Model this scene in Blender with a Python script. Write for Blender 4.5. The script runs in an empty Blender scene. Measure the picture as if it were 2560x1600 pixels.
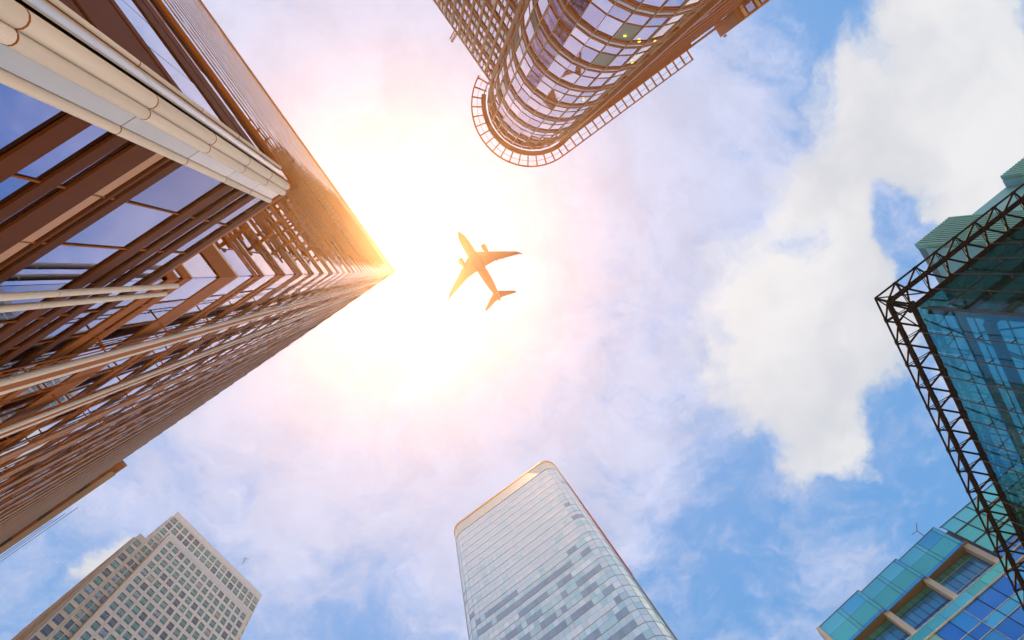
import bpy, bmesh, math, random
from mathutils import Vector, Matrix
random.seed(11)
R_ = math.radians
SC = bpy.context.scene
COL = SC.collection

# ------------------------------------------------------------------ camera
# ground plane is XY, Z is up; the camera lies on the street looking up, about 10 degrees off the zenith
CAM_Z = 1.6
ROT = ((0.98840696, -0.00622311, -0.15170023),
       (-0.00622311, 0.99665946, -0.08143216),
       (0.15170023, 0.08143216, 0.98506642))      # world -> (right, down, forward)
FOC, PCX, PCY = 1500.0, 1280.0, 800.0
cam_d = bpy.data.cameras.new("camera")
cam_d.sensor_width = 36.0
cam_d.lens = 36.0 * FOC / 2560.0
cam_d.clip_start = 0.05
cam_d.clip_end = 5000
cam = bpy.data.objects.new("camera", cam_d)
COL.objects.link(cam)
r_, d_, f_ = (Vector(v) for v in ROT)
m = Matrix.Identity(4)
for i in range(3):
    m[i][0], m[i][1], m[i][2] = r_[i], -d_[i], -f_[i]
m.translation = Vector((0, 0, CAM_Z))
cam.matrix_world = m
SC.camera = cam


def pix(p):
    q = [sum(ROT[i][k] * (p[k] - (CAM_Z if k == 2 else 0)) for k in range(3)) for i in range(3)]
    if q[2] < 0.05:
        return None
    return (PCX + FOC * q[0] / q[2], PCY + FOC * q[1] / q[2])


# ------------------------------------------------------------------ sun, sky
SUN_DIR = Vector((-0.018, -0.0165, 1.0)).normalized()
sun_d = bpy.data.lights.new("sun", 'SUN')
sun_d.energy = 5.0
sun_d.angle = R_(0.5)
sun_d.color = (1.0, 0.56, 0.25)
sun = bpy.data.objects.new("sun", sun_d)
COL.objects.link(sun)
sun.rotation_euler = SUN_DIR.to_track_quat('Z', 'Y').to_euler()
sun.location = SUN_DIR * 600

world = bpy.data.worlds.new("World")
SC.world = world
world.use_nodes = True
NT = world.node_tree
NT.nodes.clear()


class G:
    """small node-graph helper"""
    def __init__(s, nt):
        s.nt = nt

    def n(s, t, **kw):
        nd = s.nt.nodes.new(t)
        for k, v in kw.items():
            setattr(nd, k, v)
        return nd

    def put(s, sock, v):
        if isinstance(v, bpy.types.NodeSocket):
            s.nt.links.new(v, sock)
        else:
            sock.default_value = v

    def m(s, op, a, b=None, c=None, clamp=False):
        nd = s.n('ShaderNodeMath', operation=op)
        nd.use_clamp = clamp
        s.put(nd.inputs[0], a)
        if b is not None:
            s.put(nd.inputs[1], b)
        if c is not None:
            s.put(nd.inputs[2], c)
        return nd.outputs[0]

    def v(s, op, a, b=None, out=0, scale=None):
        nd = s.n('ShaderNodeVectorMath', operation=op)
        s.put(nd.inputs[0], a)
        if b is not None:
            s.put(nd.inputs[1], b)
        if scale is not None:
            s.put(nd.inputs['Scale'], scale)
        return nd.outputs[out]

    def noise(s, vec, scale, detail=5, rough=0.55, dist=0.0, out='Fac'):
        nd = s.n('ShaderNodeTexNoise')
        s.put(nd.inputs['Vector'], vec)
        nd.inputs['Scale'].default_value = scale
        nd.inputs['Detail'].default_value = detail
        nd.inputs['Roughness'].default_value = rough
        nd.inputs['Distortion'].default_value = dist
        return nd.outputs[out]

    def ramp(s, x, a, b, lo=0.0, hi=1.0):
        nd = s.n('ShaderNodeMapRange', interpolation_type='SMOOTHSTEP')
        s.put(nd.inputs['Value'], x)
        for k, v in (('From Min', a), ('From Max', b), ('To Min', lo), ('To Max', hi)):
            nd.inputs[k].default_value = v
        return nd.outputs['Result']

    def mix(s, f, a, b):
        nd = s.n('ShaderNodeMix', data_type='RGBA')
        s.put(nd.inputs[0], f)
        s.put(nd.inputs[6], a)
        s.put(nd.inputs[7], b)
        return nd.outputs[2]


g = G(NT)
sky = g.n('ShaderNodeTexSky', sky_type='NISHITA')
sky.sun_disc = False
sky.sun_elevation = R_(88.6)
sky.sun_rotation = math.atan2(SUN_DIR.x, SUN_DIR.y)
sky.air_density = 1.0
sky.dust_density = 0.3
sky.ozone_density = 1.5
tc = g.n('ShaderNodeTexCoord')
sep = g.n('ShaderNodeSeparateXYZ')
NT.links.new(tc.outputs['Generated'], sep.inputs[0])
zz = g.m('MAXIMUM', sep.outputs['Z'], 0.12)
cmb = g.n('ShaderNodeCombineXYZ')
g.put(cmb.inputs[0], g.m('DIVIDE', sep.outputs['X'], zz))
g.put(cmb.inputs[1], g.m('DIVIDE', sep.outputs['Y'], zz))
P2 = cmb.outputs[0]                      # a flat cloud deck one unit above the street
warp = g.v('SUBTRACT', g.noise(P2, 3.2, 6, 0.6, out='Color'), (0.5, 0.5, 0.5))
PW = g.v('ADD', P2, g.v('SCALE', warp, scale=0.30))
fine = g.noise(PW, 7.0, 8, 0.62)
# one large cumulus, laid out as overlapping lobes, and a few small ones
dens = None
for (x, y, rad) in ((0.975, -0.37, 0.17), (0.87, -0.25, 0.16), (0.76, -0.14, 0.14), (0.79, 0.0, 0.11), (0.66, 0.06, 0.13),
                    (0.66, 0.17, 0.15), (0.73, 0.28, 0.10), (1.04, -0.25, 0.15), (1.06, -0.13, 0.09), (0.78, 0.13, 0.14),
                    
                    (-0.47, 0.46, 0.06), (-0.80, 0.55, 0.12), (1.6, 0.6, 0.4), (-1.3, -0.6, 0.5),
                    (0.3, -1.5, 0.6), (0.2, 1.7, 0.5)):
    dd = g.v('DISTANCE', PW, (x, y, 0.0), out=1)
    t = g.ramp(dd, rad * 1.7, rad * 0.3)
    dens = t if dens is None else g.m('MAXIMUM', dens, t)
gap = g.ramp(g.v('DISTANCE', PW, (0.885, -0.085, 0.0), out=1), 0.10, 0.03)      # a blue gap in the cloud
dens = g.m('SUBTRACT', dens, g.m('MULTIPLY', gap, 0.8))
cum = g.ramp(g.m('ADD', dens, g.m('MULTIPLY', g.m('SUBTRACT', fine, 0.5), 1.4)), 0.18, 0.76)
# thin streaky veil
st = g.n('ShaderNodeMapping')
NT.links.new(PW, st.inputs[0])
st.inputs['Rotation'].default_value = (0, 0, R_(35))
st.inputs['Scale'].default_value = (1.0, 1.5, 1.0)
veil_n = g.m('ADD', g.m('MULTIPLY', g.noise(st.outputs[0], 5.0, 8, 0.6), 0.55), g.m('MULTIPLY', g.noise(st.outputs[0], 14.0, 8, 0.6), 0.45))
big_n = g.noise(P2, 1.3, 2, 0.5)
sdist = g.v('DISTANCE', P2, (SUN_DIR.x / SUN_DIR.z, SUN_DIR.y / SUN_DIR.z, 0), out=1)
near = g.ramp(sdist, 0.60, 0.05)          # thin cloud thickens towards the sun
mid = g.ramp(sdist, 1.05, 0.25, 0.0, 0.27)
vsum = g.m('ADD', g.m('ADD', veil_n, mid), g.m('MULTIPLY', g.m('SUBTRACT', big_n, 0.5), 0.45))
clr = None                                 # open blue stretches
for (x, y, rad) in ((-0.58, 0.39, 0.30), (-0.40, 0.31, 0.08), (0.72, -0.50, 0.20), (1.15, -0.33, 0.15), (0.56, 0.52, 0.20), (-0.10, 0.62, 0.14), (0.95, 0.40, 0.16), (0.62, -0.02, 0.05)):
    t = g.ramp(g.v('DISTANCE', PW, (x, y, 0.0), out=1), rad * 1.5, rad * 0.2)
    clr = t if clr is None else g.m('MAXIMUM', clr, t)
vsum = g.m('SUBTRACT', vsum, g.m('MULTIPLY', clr, 0.15))
veil = g.m('MULTIPLY', g.ramp(vsum, 0.37, 0.74), 0.86)
veil = g.m('MAXIMUM', veil, g.m('MULTIPLY', near, g.m('ADD', 0.35, g.m('MULTIPLY', veil_n, 0.9))), clamp=True)
shade = g.noise(PW, 2.6, 6, 0.55)
cumcol = g.mix(g.ramp(shade, 0.34, 0.66), (0.64, 0.69, 0.77, 1), (0.86, 0.88, 0.91, 1))
veilcol = g.mix(near, (0.60, 0.67, 0.90, 1), (0.62, 0.63, 0.78, 1))
veilcol = g.v('SCALE', veilcol, scale=g.ramp(g.noise(PW, 9.0, 7, 0.6), 0.3, 0.7, 0.93, 1.10))
bg_sky = g.n('ShaderNodeBackground')
bg_sky.inputs['Strength'].default_value = 0.078
hsv = g.n('ShaderNodeHueSaturation')
hsv.inputs['Saturation'].default_value = 1.3
hsv.inputs['Value'].default_value = 1.35
hsv.inputs['Hue'].default_value = 0.487
NT.links.new(sky.outputs[0], hsv.inputs['Color'])
NT.links.new(hsv.outputs[0], bg_sky.inputs[0])
bg_veil = g.n('ShaderNodeBackground')
NT.links.new(veilcol, bg_veil.inputs[0])
bg_veil.inputs['Strength'].default_value = 0.5
bg_cum = g.n('ShaderNodeBackground')
NT.links.new(cumcol, bg_cum.inputs[0])
bg_cum.inputs['Strength'].default_value = 0.5
m1 = g.n('ShaderNodeMixShader')
NT.links.new(veil, m1.inputs[0])
NT.links.new(bg_sky.outputs[0], m1.inputs[1])
NT.links.new(bg_veil.outputs[0], m1.inputs[2])
m2 = g.n('ShaderNodeMixShader')
NT.links.new(cum, m2.inputs[0])
NT.links.new(m1.outputs[0], m2.inputs[1])
NT.links.new(bg_cum.outputs[0], m2.inputs[2])
wo = g.n('ShaderNodeOutputWorld')
NT.links.new(m2.outputs[0], wo.inputs[0])

SC.view_settings.view_transform = 'Standard'
SC.view_settings.look = 'None'
SC.view_settings.gamma = 1.0
SC.view_settings.exposure = 1.0
SC.view_settings.use_curve_mapping = False
SC.render.engine = 'CYCLES'
cy = SC.cycles
cy.max_bounces = 7
cy.diffuse_bounces = 2
cy.glossy_bounces = 4
cy.transmission_bounces = 4
cy.transparent_max_bounces = 12
cy.volume_bounces = 0
cy.use_denoising = True
cy.sample_clamp_indirect = 6.0
cy.caustics_reflective = False
cy.caustics_refractive = False


# ------------------------------------------------------------------ materials
def mat(name, col, rough=0.5, metal=0.0, var=0.12, scale=3.0, bump=0.0, coat=0.0, emit=None, spec=0.5, streak=False):
    M = bpy.data.materials.new(name)
    M.use_nodes = True
    nt = M.node_tree
    b = nt.nodes['Principled BSDF']
    h = G(nt)
    t = h.n('ShaderNodeTexCoord')
    vec = t.outputs['Object']
    if streak:                       # rain streaks run down the height
        mp = h.n('ShaderNodeMapping')
        nt.links.new(vec, mp.inputs[0])
        mp.inputs['Scale'].default_value = (6.0, 6.0, 0.35)
        vec = mp.outputs[0]
    nz = h.noise(vec, scale, 8, 0.68)
    oi = h.n('ShaderNodeObjectInfo')
    k = h.m('ADD', h.m('MULTIPLY', h.m('SUBTRACT', nz, 0.5), 2 * var), h.m('MULTIPLY', h.m('SUBTRACT', oi.outputs['Random'], 0.5), var))
    k = h.m('ADD', k, 1.0)
    nt.links.new(h.v('SCALE', tuple(col[:3]), scale=k), b.inputs['Base Color'])
    h.put(b.inputs['Roughness'], h.m('ADD', rough, h.m('MULTIPLY', h.m('SUBTRACT', nz, 0.5), 0.12)) if rough > 0.15 else rough)
    b.inputs['Metallic'].default_value = metal
    b.inputs['Specular IOR Level'].default_value = spec
    if coat:
        b.inputs['Coat Weight'].default_value = coat
    if bump:
        bp = h.n('ShaderNodeBump')
        bp.inputs['Strength'].default_value = bump
        bp.inputs['Distance'].default_value = 0.05
        nt.links.new(h.noise(t.outputs['Object'], scale * 4, 4, 0.6), bp.inputs['Height'])
        nt.links.new(bp.outputs[0], b.inputs['Normal'])
    if emit:
        b.inputs['Emission Color'].default_value = (*emit[0], 1)
        b.inputs['Emission Strength'].default_value = emit[1]
    return M


def mirror(name, col, rough=0.03, metal=1.0, wave=0.12, var=0.10):
    """coated facade glass: reflects the sky with a tint, slightly wavy"""
    M = bpy.data.materials.new(name)
    M.use_nodes = True
    nt = M.node_tree
    b = nt.nodes['Principled BSDF']
    h = G(nt)
    t = h.n('ShaderNodeTexCoord')
    oi = h.n('ShaderNodeObjectInfo')
    k = h.m('ADD', 1.0, h.m('MULTIPLY', h.m('SUBTRACT', oi.outputs['Random'], 0.5), 2 * var))
    nt.links.new(h.v('SCALE', tuple(col[:3]), scale=k), b.inputs['Base Color'])
    b.inputs['Metallic'].default_value = metal
    b.inputs['Roughness'].default_value = rough
    bp = h.n('ShaderNodeBump')
    bp.inputs['Strength'].default_value = wave
    bp.inputs['Distance'].default_value = 0.02
    nt.links.new(h.noise(t.outputs['Object'], 0.9, 2, 0.5), bp.inputs['Height'])
    nt.links.new(bp.outputs[0], b.inputs['Normal'])
    return M


def clear(name, col, refl=0.22, seethru=0.75):
    """tinted see-through glass with a mirror coat"""
    M = bpy.data.materials.new(name)
    M.use_nodes = True
    nt = M.node_tree
    nt.nodes.clear()
    h = G(nt)
    tr = h.n('ShaderNodeBsdfTransparent')
    tr.inputs[0].default_value = (*col, 1)
    gl = h.n('ShaderNodeBsdfGlossy')
    gl.inputs['Color'].default_value = (0.75, 0.9, 0.95, 1)
    gl.inputs['Roughness'].default_value = 0.03
    df = h.n('ShaderNodeBsdfDiffuse')
    df.inputs[0].default_value = (col[0] * 0.25, col[1] * 0.3, col[2] * 0.3, 1)
    a = h.n('ShaderNodeMixShader')
    a.inputs[0].default_value = seethru
    nt.links.new(df.outputs[0], a.inputs[1])
    nt.links.new(tr.outputs[0], a.inputs[2])
    lw = h.n('ShaderNodeLayerWeight')
    lw.inputs[0].default_value = 0.25
    bb = h.n('ShaderNodeMixShader')
    h.put(bb.inputs[0], h.m('ADD', refl * 0.4, h.m('MULTIPLY', lw.outputs['Fresnel'], refl * 2.0), clamp=True))
    nt.links.new(a.outputs[0], bb.inputs[1])
    nt.links.new(gl.outputs[0], bb.inputs[2])
    o = h.n('ShaderNodeOutputMaterial')
    nt.links.new(bb.outputs[0], o.inputs[0])
    return M


MT = dict(
    bronze=mat('sun_glow_bronze', (0.33, 0.105, 0.014), 0.55, 0.0, 0.28, 1.2, spec=0.08, streak=True),  # tower bronze with the orange sun glow put into its colour
    bronze_no_glow=mat('bronze_no_glow_metal', (0.115, 0.034, 0.008), 0.55, 0.0, 0.28, 1.2, spec=0.06, streak=True),  # same bronze without painted glow, for the wing and low storeys
    bronze_lt=mat('pale_bronze', (0.50, 0.28, 0.17), 0.5, 0.0, 0.1, 1.5, spec=0.25),
    white_metal=mat('white_enamelled_metal', (0.78, 0.71, 0.64), 0.6, 0.0, 0.20, 1.2, spec=0.2, streak=True),
    pale_panel=mat('pale_glass_panel', (0.62, 0.62, 0.60), 0.12, 0.3, 0.12, 1.0, streak=True),
    core=mat('dark_interior', (0.03, 0.022, 0.02), 0.8),
    glass_l=mirror('blue_bronze_glass', (0.30, 0.34, 0.56)),
    glass_l2=mirror('dark_blue_glass', (0.15, 0.19, 0.40)),
    glass_l3=mirror('grey_blue_glass', (0.50, 0.50, 0.60)),
    beige=mat('beige_cladding', (0.42, 0.30, 0.20), 0.6, 0, 0.1, 1.0),
    cable=mat('steel_cable', (0.10, 0.12, 0.18), 0.5, 0.5),
    # curved tower
    copper=mat('copper_brown_metal', (0.42, 0.14, 0.03), 0.5, 0.0, 0.12, 1.5, spec=0.2),
    tan=mat('tan_metal', (0.66, 0.39, 0.17), 0.5, 0.0, 0.1, 1.5),
    glass_b=mirror('lavender_glass', (0.66, 0.57, 0.68), wave=0.08),
    glass_b2=mirror('pale_lavender_glass', (0.78, 0.68, 0.74), wave=0.08),
    glass_b3=mirror('violet_glass', (0.58, 0.49, 0.62), wave=0.08),
    louvre=mat('grey_green_blind', (0.34, 0.36, 0.30), 0.6),
    lamp=mat('lit_lamp', (0.9, 0.85, 0.1), 0.4, emit=((0.85, 0.85, 0.05), 1.0)),
    # rounded tower
    cream=mat('cream_glass', (0.76, 0.79, 0.69), 0.22, 0.15, 0.05, 0.5),
    pane_c=mirror('silver_glass', (0.90, 0.94, 0.88), 0.12, 0.6),
    pane_c2=mirror('aqua_glass', (0.58, 0.84, 0.82), 0.10, 0.5),
    pane_c3=mirror('slate_reflection_glass', (0.32, 0.46, 0.55), 0.06, 0.45),
    pane_c4=mirror('ice_glass', (0.82, 0.92, 0.87), 0.10, 0.6),
    mull_c=mat('grey_mullion', (0.25, 0.27, 0.25), 0.5, 0.2),
    gold=mat('glow_gold_coping', (0.62, 0.30, 0.06), 0.4, 0.3),  # sun glow along the roof edge put into the coping colour
    red=mat('red_sign_panel', (0.60, 0.03, 0.03), 0.5),
    # stone tower
    stone=mat('pale_stone', (0.80, 0.76, 0.72), 0.75, 0, 0.14, 0.8, 0.1, streak=True),
    stone2=mat('cream_stone', (0.77, 0.68, 0.58), 0.75, 0, 0.16, 0.8, 0.1, streak=True),
    win_d5=mirror('blind_window', (0.52, 0.54, 0.46), 0.2, 0.2),
    frame_d=mat('dark_green_frame', (0.05, 0.09, 0.08), 0.5),
    win_d=mirror('green_window_glass', (0.22, 0.42, 0.33), 0.05, 0.5),
    win_d2=mirror('teal_window_glass', (0.16, 0.36, 0.31), 0.05, 0.5),
    win_d3=mirror('grey_window_glass', (0.34, 0.40, 0.37), 0.08, 0.8),
    win_d4=mirror('slate_window_glass', (0.13, 0.19, 0.22), 0.05, 0.6),
    # truss building
    black_steel=mat('black_steel', (0.010, 0.009, 0.011), 0.6, 0.0, spec=0.08),
    steel_grey=mat('grey_steel', (0.10, 0.12, 0.15), 0.5, 0.3),
    clear_blue=clear('clear_blue_glass', (0.26, 0.66, 0.72), 0.16, 0.9),
    clear_green=clear('clear_green_glass', (0.07, 0.36, 0.30), 0.2, 0.45),
    clear_teal=clear('clear_teal_glass', (0.18, 0.54, 0.53), 0.16, 0.85),
    in_blue=mirror('inner_blue_glass', (0.05, 0.28, 0.44), 0.05, 0.6),
    in_teal=mat('inner_dark_teal', (0.018, 0.10, 0.11), 0.5),
    white_line=mat('white_mullion', (0.70, 0.74, 0.74), 0.5),
    clad=mat('teal_ribbed_cladding', (0.12, 0.40, 0.34), 0.45, 0.1, 0.06, 1.0),
    clad_d=mat('teal_soffit', (0.03, 0.16, 0.20), 0.5),
    clad_l=mat('aqua_cladding', (0.15, 0.44, 0.47), 0.4, 0.1),
    # blue tower
    teal_glass=mirror('teal_parapet_glass', (0.14, 0.72, 0.86), 0.06, 0.35),
    teal_glass2=mirror('sea_green_glass', (0.10, 0.64, 0.66), 0.06, 0.35),
    blue_glass=mirror('deep_blue_glass', (0.03, 0.28, 0.80), 0.04, 0.4),
    blue_glass2=mirror('azure_glass', (0.05, 0.44, 0.88), 0.04, 0.4),
    blue_glass3=mirror('cyan_glass', (0.10, 0.58, 0.86), 0.05, 0.45),
    green_glass=mirror('pale_green_glass', (0.40, 0.70, 0.50), 0.08, 0.6),
    recess_blue=mirror('recessed_azure_glass', (0.06, 0.42, 0.85), 0.05, 0.12),
    soffit=mat('brown_soffit', (0.17, 0.13, 0.07), 0.7),
    stone_f=mat('cream_column', (0.70, 0.66, 0.56), 0.6, 0, 0.08, 1.0),
    navy=mat('navy_frame', (0.02, 0.07, 0.16), 0.5),
    # aeroplane
    plane=mat('sun_glow_orange', (0.26, 0.085, 0.02), 0.4, 0, 0.03),  # backlit plane: orange sun glow put into its base colour
    plane_d=mat('engine_dark', (0.14, 0.04, 0.012), 0.5),
    ground=mat('paving_stone', (0.44, 0.53, 0.62), 0.85, 0, 0.15, 0.3, 0.2),
    road=mat('asphalt', (0.05, 0.05, 0.05), 0.9, 0, 0.2, 1.0, 0.2),
)


# ------------------------------------------------------------------ mesh helpers
class MB:
    def __init__(s):
        s.v, s.f, s.mi = [], [], []
        s.cur = 0

    def box(s, x0, x1, y0, y1, z0, z1):
        b = len(s.v)
        s.v += [(x, y, z) for z in (z0, z1) for y in (y0, y1) for x in (x0, x1)]
        for q in ((0, 2, 3, 1), (4, 5, 7, 6), (0, 1, 5, 4), (2, 6, 7, 3), (0, 4, 6, 2), (1, 3, 7, 5)):
            s.f.append([b + i for i in q])
            s.mi.append(s.cur)
        return s

    def xform_box(s, M, w, h, t):
        b = len(s.v)
        for z in (-h / 2, h / 2):
            for y in (-t / 2, t / 2):
                for x in (-w / 2, w / 2):
                    s.v.append(tuple(M @ Vector((x, y, z))))
        for q in ((0, 2, 3, 1), (4, 5, 7, 6), (0, 1, 5, 4), (2, 6, 7, 3), (0, 4, 6, 2), (1, 3, 7, 5)):
            s.f.append([b + i for i in q])
            s.mi.append(s.cur)
        return s

    def tube(s, p, q, r, n=6, r2=None, caps=True):
        p, q = Vector(p), Vector(q)
        d = (q - p)
        if d.length < 1e-6:
            return s
        d.normalize()
        a = d.cross(Vector((0, 0, 1)))
        if a.length < 1e-3:
            a = Vector((1, 0, 0))
        a.normalize()
        c = d.cross(a)
        r2 = r if r2 is None else r2
        b = len(s.v)
        for (o, rr) in ((p, r), (q, r2)):
            for i in range(n):
                t = 2 * math.pi * i / n
                s.v.append(tuple(o + (a * math.cos(t) + c * math.sin(t)) * rr))
        for i in range(n):
            j = (i + 1) % n
            s.f.append([b + i, b + j, b + n + j, b + n + i])
            s.mi.append(s.cur)
        if caps:
            s.cap(b, n, True)
            s.cap(b + n, n, False)
        return s

    def cap(s, b, n, flip):
        c = len(s.v)
        s.v += s.v[b:b + n]
        f = [c + i for i in range(n)]
        s.f.append(f[::-1] if flip else f)
        s.mi.append(s.cur)

    def bar(s, p, q, w, h):
        """rectangular bar from p to q"""
        p, q = Vector(p), Vector(q)
        d = (q - p)
        L = d.length
        d.normalize()
        a = d.cross(Vector((0, 0, 1)))
        if a.length < 1e-3:
            a = Vector((1, 0, 0))
        a.normalize()
        c = a.cross(d)
        b = len(s.v)
        for o in (p, q):
            for (i, j) in ((-1, -1), (1, -1), (1, 1), (-1, 1)):
                s.v.append(tuple(o + a * (i * w / 2) + c * (j * h / 2)))
        for i in range(4):
            j = (i + 1) % 4
            s.f.append([b + i, b + j, b + 4 + j, b + 4 + i])
            s.mi.append(s.cur)
        s.f += [[b + 3, b + 2, b + 1, b], [b + 4, b + 5, b + 6, b + 7]]
        s.mi += [s.cur, s.cur]
        return s

    def strip(s, pin, pout, z0, z1):
        """curved band: inner and outer polylines extruded z0..z1"""
        n = len(pin)
        b = len(s.v)
        for i in range(n):
            for (p, z) in ((pin[i], z0), (pout[i], z0), (pout[i], z1), (pin[i], z1)):
                s.v.append((p[0], p[1], z))
        for i in range(n - 1):
            for k in range(4):
                l = (k + 1) % 4
                s.f.append([b + 4 * i + k, b + 4 * i + l, b + 4 * i + 4 + l, b + 4 * i + 4 + k])
                s.mi.append(s.cur)
        s.f += [[b, b + 3, b + 2, b + 1], [b + 4 * n - 4, b + 4 * n - 3, b + 4 * n - 2, b + 4 * n - 1]]
        s.mi += [s.cur, s.cur]
        return s

    def poly(s, pts, z0, z1):
        n = len(pts)
        b = len(s.v)
        s.v += [(p[0], p[1], z0) for p in pts] + [(p[0], p[1], z1) for p in pts]
        for i in range(n):
            j = (i + 1) % n
            s.f.append([b + i, b + j, b + n + j, b + n + i])
            s.mi.append(s.cur)
        s.cap(b, n, True)
        s.cap(b + n, n, False)
        return s

    def loft(s, rings, close=True):
        n = len(rings[0])
        b = len(s.v)
        for rg in rings:
            s.v += [tuple(p) for p in rg]
        for k in range(len(rings) - 1):
            for i in range(n):
                j = (i + 1) % n
                s.f.append([b + k * n + i, b + k * n + j, b + (k + 1) * n + j, b + (k + 1) * n + i])
                s.mi.append(s.cur)
        if close:
            s.cap(b, n, True)
            s.cap(b + (len(rings) - 1) * n, n, False)
        return s

    def mesh(s, name, mats, smooth=False):
        me = bpy.data.meshes.new(name)
        me.from_pydata(s.v, [], s.f)
        for M in (mats if isinstance(mats, (list, tuple)) else [mats]):
            me.materials.append(M)
        if any(s.mi):
            me.polygons.foreach_set('material_index', s.mi)
        bm = bmesh.new()
        bm.from_mesh(me)
        bmesh.ops.recalc_face_normals(bm, faces=bm.faces)
        bm.to_mesh(me)
        bm.free()
        if smooth:
            me.polygons.foreach_set('use_smooth', [len(p.vertices) == 4 for p in me.polygons])
        me.update()
        return me


def link(name, me, parent=None, M=None):
    o = bpy.data.objects.new(name, me)
    COL.objects.link(o)
    if parent is not None:
        o.parent = parent
    if M is not None:
        o.matrix_basis = M
    return o


def part(name, mb, mats, parent, smooth=False, kind=None):
    o = link(name, mb.mesh(name, mats, smooth), parent)
    if kind:
        o['kind'] = kind
    return o


def thing(name, label, cat, loc=(0, 0, 0), rot=0.0, group=None):
    o = bpy.data.objects.new(name, None)
    COL.objects.link(o)
    o.empty_display_size = 0.5
    o.location = loc
    o.rotation_euler = (0, 0, rot)
    o['label'] = label
    o['category'] = cat
    if group:
        o['group'] = group
    return o


def world_m(o):
    return Matrix.Translation(o.location) @ Matrix.Rotation(o.rotation_euler.z, 4, 'Z')


def frame_m(x, y, z, ang, tilt=(0.0, 0.0)):
    """pane frame: local x along the wall, y = wall normal, z up"""
    return Matrix.Translation((x, y, z)) @ Matrix.Rotation(ang, 4, 'Z') @ Matrix.Rotation(tilt[0], 4, 'X') @ Matrix.Rotation(tilt[1], 4, 'Z')


def seen_area(M, w, h):
    cs = [M @ Vector((sx * w / 2, 0, sz * h / 2)) for sx, sz in ((-1, -1), (1, -1), (1, 1), (-1, 1))]
    n = M.to_3x3() @ Vector((0, 1, 0))
    toc = Vector((0, 0, CAM_Z)) - M.translation
    if n.dot(toc) < 0:
        return 0.0
    ps = [pix(c) for c in cs]
    if any(p is None for p in ps):
        return 0.0
    mx, my = sum(p[0] for p in ps) / 4, sum(p[1] for p in ps) / 4
    if not (-40 < mx < 2600 and -40 < my < 1640):
        return 0.0
    return abs(sum(ps[i][0] * ps[(i + 1) % 4][1] - ps[(i + 1) % 4][0] * ps[i][1] for i in range(4))) / 2


def panes(name, parent, specs, mats, limit=290, t=0.05, sub=None):
    """specs: (M, w, h, material index); the largest in view become parts of their own, the rest one joined part"""
    W = world_m(parent)
    scored = sorted(specs, key=lambda s: -seen_area(W @ s[0], s[1], s[2]))
    cache = {}
    made = 0
    rest = MB()
    for (M, w, h, k) in scored:
        if made < limit and seen_area(W @ M, w, h) > 30:
            key = (round(w, 2), round(h, 2), k)
            if key not in cache:
                cache[key] = MB().box(-w / 2, w / 2, -t / 2, t / 2, -h / 2, h / 2).mesh(name, mats[k])
            o = link(name, cache[key], parent, M)
            if sub:
                sub(o, w, h, k)
            made += 1
        else:
            rest.cur = k
            rest.xform_box(M, w, h, t)
    if rest.v:
        part(name + '_field', rest, mats, parent, kind='stuff')


def jit(a):
    return (random.gauss(0, a), random.gauss(0, a))


# ================================================================== ground
gd = link('ground', MB().box(-450, 450, -450, 450, -0.5, 0.0).mesh('ground', MT['ground']))
gd['kind'] = 'structure'
rd = link('road', MB().box(1.5, 12, -200, -45, 0.004, 0.02).box(14, 22, 10, 200, 0.004, 0.02).mesh('road', MT['road']))
rd['kind'] = 'structure'

#TOWERS

# ================================================================== bronze glass tower, close on the left
# local frame: origin at the tower's street corner, x along the long street face, y out of that face
gt = thing('glass_tower', 'brown banded glass tower with white corner tubes, its top beside the sun', 'skyscraper',
           (-6.2, 0.25, 0), R_(-35))
part('core', MB().box(-132, -0.30, -92, -0.30, 0, 149.6), MT['core'], gt)
part('roof_slab', MB().box(-132, 0.32, -92, 0.32, 149.6, 150.4), MT['bronze'], gt)
part('wing_core', MB().box(-0.28, 3.6, -62, -0.30, 0, 16.7), MT['core'], gt)
part('wing_roof', MB().box(-0.26, 3.98, -62, 0.05, 16.7, 17.0), MT['bronze'], gt)
ST, Z0, NST = 3.87, 17.6, 34
GL = [MT['glass_l'], MT['glass_l2'], MT['glass_l3']]
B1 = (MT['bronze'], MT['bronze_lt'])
B0 = (MT['bronze_no_glow'], MT['bronze_lt'])
# spandrel bands, storey by storey, on the street face (y=0) and the side face (x=0)
for k in range(NST):
    z = Z0 + ST * k
    if k % 3 == 1:
        bands = [(0.05, 1.75, .06, 0), (1.78, 2.0, .045, 1)]
    else:
        bands = [(0.0, 0.62, .06, 0), (0.98, 1.50, .06, 0), (1.53, 1.61, .045, 1)]
    for (a, b, dpt, mi) in bands:
        dl = 0.027 + (dpt - 0.027) * (1.0 if z < 40 else 0.35)
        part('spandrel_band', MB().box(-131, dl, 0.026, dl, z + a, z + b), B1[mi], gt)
        du = 0.027 + (0.03 if z < 45 else 0.010) + 0.012 * mi
        part('spandrel_band', MB().box(0.026, du, -91, 0.0255, z + a, z + b), (MT['bronze'], MT['white_metal'])[mi], gt)
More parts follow.
